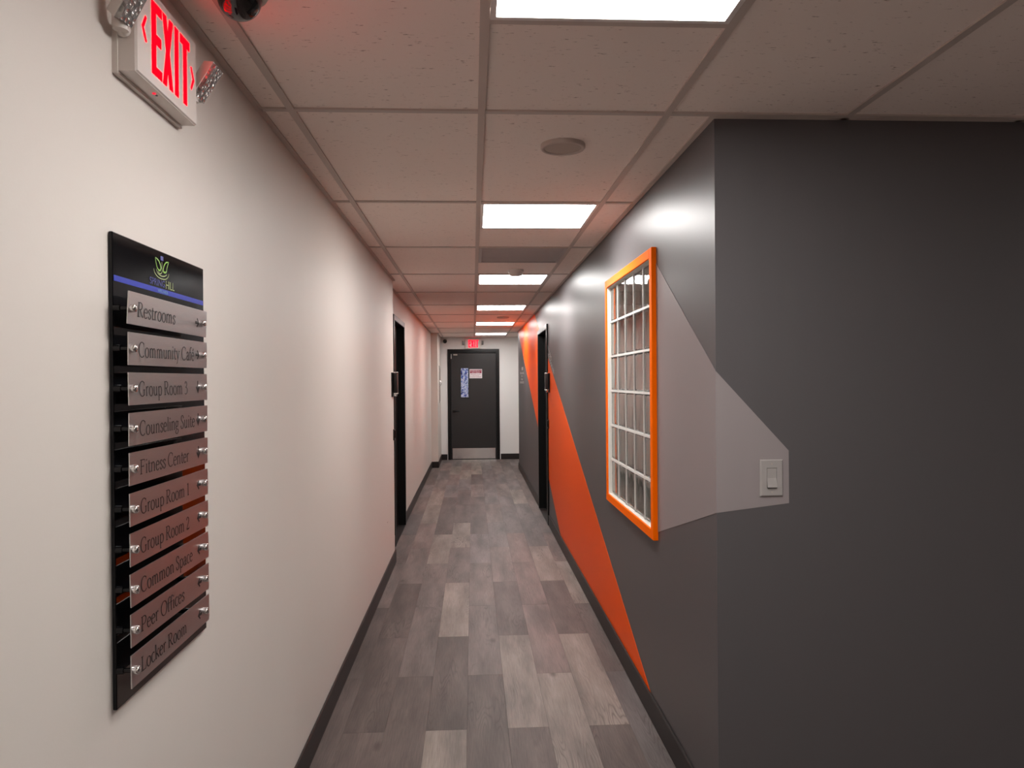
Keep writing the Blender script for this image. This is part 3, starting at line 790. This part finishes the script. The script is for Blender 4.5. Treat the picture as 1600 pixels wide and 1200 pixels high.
fS = lambda u, v: (XS+0.001, 1.592+u, 1.7695+v)
sans_fit('SPRING', 0.076, 0.0145, fS, 'header_word', 'indigo', t)
fH = lambda u, v: (XS+0.001, 1.674+u, 1.7685+v)
sans_fit('HILL', 0.046, 0.0175, fH, 'header_word', 'palegreen', t)
sans_fit('WELLNESS', 0.052, 0.0065, lambda u, v: (XS+0.001, 1.632+u, 1.7565+v), 'header_word', 'teal', t)
XP = -0.643
rows = [('Restrooms', 1.466, 1.647, 'R'), ('Community Café', 1.468, 1.753, 'R'), ('Group Room 3', 1.468, 1.712, 'D'), ('Counseling Suite', 1.469, 1.753, 'D'),
        ('Fitness Center', 1.470, 1.716, 'D'), ('Group Room 1', 1.470, 1.716, 'L'), ('Group Room 2', 1.468, 1.715, 'L'), ('Common Space', 1.468, 1.731, 'L'),
        ('Peer Offices', 1.468, 1.682, 'L'), ('Locker Room', 1.467, 1.694, 'L')]
tilt = [-0.004, 0.003, 0.002, 0.004, -0.002, 0.001, -0.002, 0.0, -0.003, 0.001]
lean = [0.014, 0.002, -0.003, 0.003, 0.002, -0.001, -0.001, -0.006, -0.002, -0.002]
for i, (txt, a, b, ar) in enumerate(rows):
    zc = 1.7025-0.07605*i; yc = 1.631
    def P(y, z, x=0.0, i=i, zc=zc, yc=yc):      # small fitting errors of each plaque
        return (XP+x+lean[i]*(z-zc)*2, y+lean[i]*1.0*(z-zc)*4, z+tilt[i]*(y-yc))
    q = MB(); h = 0.031; p0, p1 = 1.4265, 1.8355
    v = [P(p0, zc-h, -0.002), P(p1, zc-h, -0.002), P(p1, zc+h, -0.002), P(p0, zc+h, -0.002), P(p0, zc-h), P(p1, zc-h), P(p1, zc+h), P(p0, zc+h)]
    q.add(v, [(0, 3, 2, 1), (4, 5, 6, 7), (0, 1, 5, 4), (1, 2, 6, 5), (2, 3, 7, 6), (3, 0, 4, 7)])
    pq = q.build('plaque', 'plaque', t); tag(pq, 'brushed metal plaque lettered '+txt)
    serif(txt, a, b, zc-0.0145, 0.0425, lambda y, z, P=P: P(y, z, 0.0004)).build('lettering', 'ink', pq)
    # arrow
    ay, az = 1.774, zc-0.0005
    L_, W_ = 0.0130, 0.0031
    shapes = [[(-L_, -W_), (L_*0.55, -W_), (L_*0.55, W_), (-L_, W_)], [(L_*0.1, 0.0115), (L_, 0.0), (L_, 0.0), (L_*0.35, 0.0)], ]
    q = MB()
    def put(pts, q=q, ar=ar, ay=ay, az=az, P=P):
        o = []
        for x_, z_ in pts:
            if ar == 'L': x_ = -x_
            if ar == 'D': x_, z_ = z_, -x_*1.15
            o.append(P(ay+x_, az+z_, 0.0004))
        q.add(o, [tuple(range(len(o)))])
    put([(-L_, -W_), (L_*0.6, -W_), (L_*0.6, W_), (-L_, W_)])
    put([(L_, 0), (0.0, 0.0115), (-0.0035, 0.0085), (L_*0.45, 0)]); put([(L_, 0), (L_*0.45, 0), (-0.0035, -0.0085), (0.0, -0.0115)])
    q.build('arrow', 'ink', pq)
    for yc_, zz in ((1.438, zc+0.0), (1.8025, zc+0.0)):
        rod = MB().tube((XS, yc_, zz), (XP-0.002, yc_, zz), 0.0042, n=12)
        rod.tube((XS, yc_, zz), (XS+0.012, yc_, zz), 0.0068, n=14)
        tag(rod.build('standoff_rod', 'gloss_black', pq), 'dark standoff rod')
        MB().lathe([(0.0078, 0.0), (0.0078, 0.0075), (0.0066, 0.0095), (0.0, 0.0098)], (XP, yc_, zz), 'X', n=24).build('standoff_cap', 'chrome', pq)

# ---------------------------------------------------------------- exit signs
LET = {  # EXIT as unit polygons (x across, z up), drawn bold and condensed
 'E': [[(0, 0), (1, 0), (1, .13), (0, .13)], [(0, .13), (.42, .13), (.42, .87), (0, .87)], [(0, .87), (1, .87), (1, 1), (0, 1)], [(.42, .44), (.92, .44), (.92, .58), (.42, .58)]],
 'X': [[(0, 0), (.36, 0), (1, 1), (.64, 1)], [(.64, 0), (1, 0), (.36, 1), (0, 1)]],
 'I': [[(0, 0), (1, 0), (1, 1), (0, 1)]],
 'T': [[(.31, 0), (.69, 0), (.69, .87), (.31, .87)], [(0, .87), (1, .87), (1, 1), (0, 1)]]}
def exit_sign(origin, U, Nrm, label, mat_, arrows, s=1.0):
    """origin = wall point at the sign's left bottom; U runs to the reader's right; Nrm out of the wall"""
    O, U, Nn, Z = Vector(origin), Vector(U), Vector(Nrm), Vector((0, 0, 1))
    F = lambda u, z, d: tuple(O+U*u+Z*z+Nn*d)
    w_, h_, d_ = 0.309, 0.192, 0.045
    t = empty('exit_sign', F(w_/2, 0, 0), label, 'sign', 'lit exit signs')
    q = MB()
    # bevelled housing: back plate, body, lip
    def blk(u0, u1, z0, z1, d0, d1, e=0.0):
        v = [F(u0, z0, d0), F(u1, z0, d0), F(u1, z1, d0), F(u0, z1, d0), F(u0+e, z0+e, d1), F(u1-e, z0+e, d1), F(u1-e, z1-e, d1), F(u0+e, z1-e, d1)]
        q.add(v, [(0, 3, 2, 1), (4, 5, 6, 7), (0, 1, 5, 4), (1, 2, 6, 5), (2, 3, 7, 6), (3, 0, 4, 7)])
    blk(-0.004, w_+0.004, -0.006, h_+0.006, 0, 0.010); blk(0, w_, 0, h_, 0.010, d_-0.004, 0.0)
    q.build('housing', 'plastic', t)
    q = MB(); blk(0.0008, w_-0.0008, 0.0008, h_-0.0008, d_-0.004, d_, 0.002); fp = q.build('face_panel', 'plastic', t)
    zb, zh = 0.024, 0.148
    for ch, a, b in (('E', .066, .116), ('X', .119, .172), ('I', .182, .202), ('T', .212, .266)):
        q = MB()
        for pl in LET[ch]: q.prism([(a+(b-a)*x, zb+zh*z) for x, z in pl], lambda u, v, d: F(u, v, d_-0.0005+d), 0.0012)
        tag(q.build('lit_letter', mat_, fp), 'glowing red letter '+ch)
    if arrows:
        for sgn, x0 in ((-1, 0.044), (1, 0.271)):
            q = MB(); w2 = 0.0085
            tip = (x0+sgn*0.017, 0.098)
            for k in (1, -1):
                p = [(x0, tip[1]+k*0.024), (x0+sgn*w2*0.8, tip[1]+k*0.026), (tip[0]+sgn*0.006, tip[1]), (tip[0]-sgn*0.004, tip[1])]
                q.prism(p, lambda u, v, d: F(u, v, d_-0.0005+d), 0.0012)
            tag(q.build('lit_arrow', mat_, fp), 'glowing red chevron')
    q = MB(); q.tube(F(0.112, -0.0004, 0.030), F(0.112, -0.002, 0.030), 0.0035, n=12); tag(q.build('indicator_light', 'led', t), 'tiny red indicator under the housing')
    q = MB(); q.tube(F(0.124, -0.0004, 0.030), F(0.124, -0.0012, 0.030), 0.0025, n=12); tag(q.build('test_button', 'ink', t), 'tiny black test button')
    # two emergency lamp heads
    for sgn in (-1, 1):
        u0 = w_ if sgn > 0 else 0.0
        A = Vector((sgn, 0, 0)); j = (u0+sgn*0.002, 0.075, 0.022)
        hd = MB()
        hd.tube(F(*j), F(u0+sgn*0.024, 0.078, 0.024), 0.013, 0.011, n=18)
        hd.tube(F(u0+sgn*0.024, 0.066, 0.026), F(u0+sgn*0.024, 0.092, 0.028), 0.014, 0.012, n=18)
        arm = hd.build('lamp_arm', 'plastic', t)
        # head box: long axis a, thickness n_, depth c
        a = (U*sgn*0.06+Z*0.78+Nn*0.46).normalized()
        c = (U*(-0.12)+Z*(-0.42)+Nn*0.85); c = (c-a*c.dot(a)).normalized()      # lens direction
        b = a.cross(c).normalized()
        ctr = Vector(F(u0+sgn*0.038, 0.118, 0.052))
        def hb(a0, a1, b0, b1, c0, c1, e):
            v = []
            for cc, k in ((c0, e), (c1, 0)):
                for aa, bb in ((a0+k, b0+k), (a1-k, b0+k), (a1-k, b1-k), (a0+k, b1-k)): v.append(tuple(ctr+a*aa+b*bb+c*cc))
            return v, [(0, 3, 2, 1), (4, 5, 6, 7), (0, 1, 5, 4), (1, 2, 6, 5), (2, 3, 7, 6), (3, 0, 4, 7)]
        q = MB().add(*hb(-0.047, 0.047, -0.021, 0.021, -0.022, 0.004, 0.007)); hdo = q.build('lamp_head', 'plastic', t)
        q = MB().add(*hb(-0.044, 0.044, -0.019, 0.019, 0.0042, 0.0135, 0.0)); tag(q.build('lamp_lens', 'lens', hdo), 'clear faceted lens')
    return t
exit_sign((WL, 1.462, 2.160), (0, 1, 0), (1, 0, 0), 'red lit exit sign with twin lamp heads high on the near cream wall', 'red_emit', True)
exit_sign((-0.145, YE, 2.212), (1, 0, 0), (0, -1, 0), 'small red lit exit sign above the far charcoal door', 'red_emit_far', False)

# notice on the far door (part of the door leaf)
nx0, nx1, nz0, nz1 = -0.064, 0.188, 1.622, 1.806; yn = yl-0.002
nt = tag(MB().bbox((nx0, yn, nz0), (nx1, yl, nz1), 0.0008, 1).build('notice', 'notice', lf), 'white and crimson emergency exit notice')
nt.parent = lf

q = MB().box((nx0+0.012, yn-0.0006, nz1-0.082), (nx1-0.012, yn, nz1-0.014))
# the words sit on the notice and the notice on the door leaf, so the words are sub-parts of the leaf
tag(q.build('notice_header', 'red_print', lf), 'crimson band of the notice')
NF = lambda x, z: (lambda u, v: (x+u, yn-0.0010, z+v))
sans_fit('EMERGENCY', 0.205, 0.024, NF(-0.041, nz1-0.045), 'notice_word', 'notice', lf)
sans_fit('EXIT ONLY', 0.165, 0.024, NF(-0.020, nz1-0.077), 'notice_word', 'notice', lf)
sans_fit('SECURITY ALARM', 0.190, 0.014, NF(-0.034, nz0+0.072), 'notice_word', 'red_print', lf)
sans_fit('WILL SOUND', 0.130, 0.014, NF(-0.003, nz0+0.046), 'notice_word', 'red_print', lf)
sans_fit('IF DOOR IS OPENED', 0.215, 0.014, NF(-0.045, nz0+0.020), 'notice_word', 'red_print', lf)

# ---------------------------------------------------------------- light switch
x0, x1, z0, z1 = 0.960, 1.038, 1.165, 1.289
t = empty('light_switch', (0.999, YF, z0), 'ivory rocker light switch on the mauve wedge of the charcoal wall', 'switch')
q = MB(); e = 0.004
v = [(x0, YF-0.0012, z0), (x1, YF-0.0012, z0), (x1, YF-0.0012, z1), (x0, YF-0.0012, z1), (x0, YF-0.004, z0), (x1, YF-0.004, z0), (x1, YF-0.004, z1), (x0, YF-0.004, z1),
     (x0+e, YF-0.0075, z0+e), (x1-e, YF-0.0075, z0+e), (x1-e, YF-0.0075, z1-e), (x0+e, YF-0.0075, z1-e)]
q.add(v, [(0, 1, 5, 4), (1, 2, 6, 5), (2, 3, 7, 6), (3, 0, 4, 7), (4, 5, 9, 8), (5, 6, 10, 9), (6, 7, 11, 10), (7, 4, 8, 11)])
rx0, rx1, rz0, rz1 = 0.982, 1.016, 1.193, 1.261; yf = YF-0.0075
def ring(q, y, a, b):   # a = outer (x0,x1,z0,z1), b = inner
    o = [(a[0], y, a[2]), (a[1], y, a[2]), (a[1], y, a[3]), (a[0], y, a[3]), (b[0], y, b[2]), (b[1], y, b[2]), (b[1], y, b[3]), (b[0], y, b[3])]
    q.add(o, [(0, 1, 5, 4), (1, 2, 6, 5), (2, 3, 7, 6), (3, 0, 4, 7)])
ring(q, yf, (x0+e, x1-e, z0+e, z1-e), (rx0, rx1, rz0, rz1))
q.add([(rx0, yf, rz0), (rx1, yf, rz0), (rx1, yf, rz1), (rx0, yf, rz1), (rx0, yf+0.005, rz0), (rx1, yf+0.005, rz0), (rx1, yf+0.005, rz1), (rx0, yf+0.005, rz1)],
      [(0, 1, 5, 4), (1, 2, 6, 5), (2, 3, 7, 6), (3, 0, 4, 7), (4, 5, 6, 7)])
q.build('wall_plate', 'switch', t)
q = MB(); zm = (rz0+rz1)/2; g = 0.0012
a0, a1, b0, b1 = rx0+g, rx1-g, rz0+g, rz1-g
q.add([(a0, yf+0.0045, b0), (a1, yf+0.0045, b0), (a1, yf+0.0045, b1), (a0, yf+0.0045, b1), (a0, yf-0.0065, b0+0.002), (a1, yf-0.0065, b0+0.002), (a0, yf+0.0008, zm), (a1, yf+0.0008, zm), (a0, yf-0.0005, b1), (a1, yf-0.0005, b1)],
      [(0, 1, 5, 4), (4, 5, 7, 6), (6, 7, 9, 8), (8, 9, 2, 3), (0, 4, 6, 8, 3), (1, 2, 9, 7, 5)])
q.build('rocker', 'switch', t)
for z in (1.180, 1.274):
    MB().tube((0.999, yf+0.0005, z), (0.999, yf-0.0008, z), 0.0028, n=14).build('screw', 'speaker', t)

# ---------------------------------------------------------------- room signs and readers beside the side doors
def room_sign(side, yc, label):
    wx = WL if side < 0 else WR
    X = lambda d: wx-side*d
    t = empty('room_sign', (wx, yc, 1.44), label, 'sign', 'black room signs beside the side doors')
    MB().bbox((X(0.0), yc-0.085, 1.435), (X(0.010), yc+0.045, 1.640), 0.002, 1).build('back_plate', 'black', t)
    MB().bbox((X(0.010), yc-0.050, 1.462), (X(0.045), yc+0.060, 1.640), 0.006, 2).build('sign_body', 'base', t)
    for z in (1.462, 1.640):
        tag(MB().bbox((X(0.008), yc-0.053, z-0.006), (X(0.047), yc+0.063, z+0.006), 0.003, 2).build('end_cap', 'chrome', t), 'silver end cap')
    tag(MB().bbox((X(0.014), yc-0.030, 1.440), (X(0.036), yc+0.040, 1.456), 0.003, 1).build('lower_clip', 'steel', t), 'silver clip under the sign')
room_sign(-1, 6.36, 'black room sign with silver ends just before the left door')
room_sign(1, 7.87, 'black room sign with silver ends on the orange stripe by the right door')
def reader(side, yc, z0, z1, label):
    wx = WL if side < 0 else WR
    X = lambda d: wx-side*d
    t = empty('card_reader', (wx, yc, z0), label, 'reader', 'small black wall readers by the side doors')
    MB().bbox((X(0.0), yc-0.025, z0), (X(0.012), yc+0.025, z1), 0.003, 2).build('reader_body', 'black', t)
    MB().bbox((X(0.012), yc-0.018, z0+0.02), (X(0.018), yc+0.018, z1-0.01), 0.002, 1).build('reader_face', 'gloss_black', t)
reader(-1, 6.41, 1.06, 1.155, 'small black wall box below the sign before the left door')
reader(1, 7.945, 1.045, 1.14, 'small black wall box on the orange stripe at the right door')

# ---------------------------------------------------------------- extinguisher cabinet on the pilaster side
xc = -0.635
t = empty('extinguisher_cabinet', (xc, 14.1, 1.15), 'tall narrow steel wall cabinet with pull handle left of the end door', 'cabinet')
q = MB(); ya, yb, za_, zb_ = 13.93, 14.27, 1.16, 1.86; e = 0.03
for a, b in (((ya, za_), (ya+e, zb_)), ((yb-e, za_), (yb, zb_)), ((ya+e, zb_-e), (yb-e, zb_)), ((ya+e, za_), (yb-e, za_+e))):
    q.bbox((xc, a[0], a[1]), (xc+0.016, b[0], b[1]), 0.002, 1)
q.build('cabinet_frame', 'steel', t)
dr = MB().bbox((xc, ya+e, za_+e), (xc+0.010, yb-e, zb_-e), 0.001, 1).build('cabinet_door', 'steel', t)
pts = [(xc+0.010+0.035*math.sin(PI*i/10), ya+0.06, 1.47+0.11*i/10) for i in range(11)]
q = MB()
for p0, p1 in zip(pts, pts[1:]): q.tube(p0, p1, 0.006, n=10)
tag(q.build('pull_handle', 'chrome', dr), 'bright curved pull handle')

# ---------------------------------------------------------------- unreadable silver wall lettering on the right wall
def marks(name, rows_, label, slope=0.0):
    rnd = random.Random(3)
    t = empty(name, (WR, (rows_[0][0]+rows_[0][1])/2, rows_[0][2]), label, 'lettering')
    for y0, y1, z, h in rows_:
        y = y0; q = MB()
        while y < y1-0.02:
            w_ = rnd.uniform(0.035, 0.07); zz = z+(y-y0)*slope
            k = rnd.random()
            q.box((WR-0.0022, y, zz), (WR-0.0014, y+0.010, zz+h))
            if k > 0.3: q.box((WR-0.0022, y, zz+h-0.010), (WR-0.0014, y+w_*0.7, zz+h))
            if k < 0.7: q.box((WR-0.0022, y+w_*0.7-0.01, zz), (WR-0.0014, y+w_*0.7, zz+h-0.010))
            if 0.2 < k < 0.9: q.box((WR-0.0022, y+0.01, zz), (WR-0.0014, y+w_*0.7, zz+0.010))
            y += w_
        q.build('lettering_row', 'silver_vinyl', t)['kind'] = 'stuff'
    return t

marks('wall_lettering', [(11.95, 12.35, 1.735, 0.055), (11.75, 12.75, 1.675, 0.04), (12.0, 12.5, 1.625, 0.035), (12.0, 12.5, 1.572, 0.035), (11.75, 12.75, 1.52, 0.035)], 'small stacked silver lettering on charcoal beyond the right door')
marks('wall_lettering', [(7.40, 8.00, zR(7.40)+0.035, 0.045), (7.62, 8.00, zR(7.62)+0.10, 0.045)], 'slanting silver lettering along the orange stripe edge by the right door', slope=0.3702)
# paint chips on the near left wall
for y, z in ((5.954, 0.576), (5.922, 0.449)):
    tag(MB().bbox((WL, y-0.012, z-0.005), (WL+0.0012, y+0.012, z+0.005), 0.0004, 1).build('paint_chip', 'white_plastic' if z > 0.5 else 'speaker', bpy.data.objects['wall_left']), 'tiny chip in the wall paint')
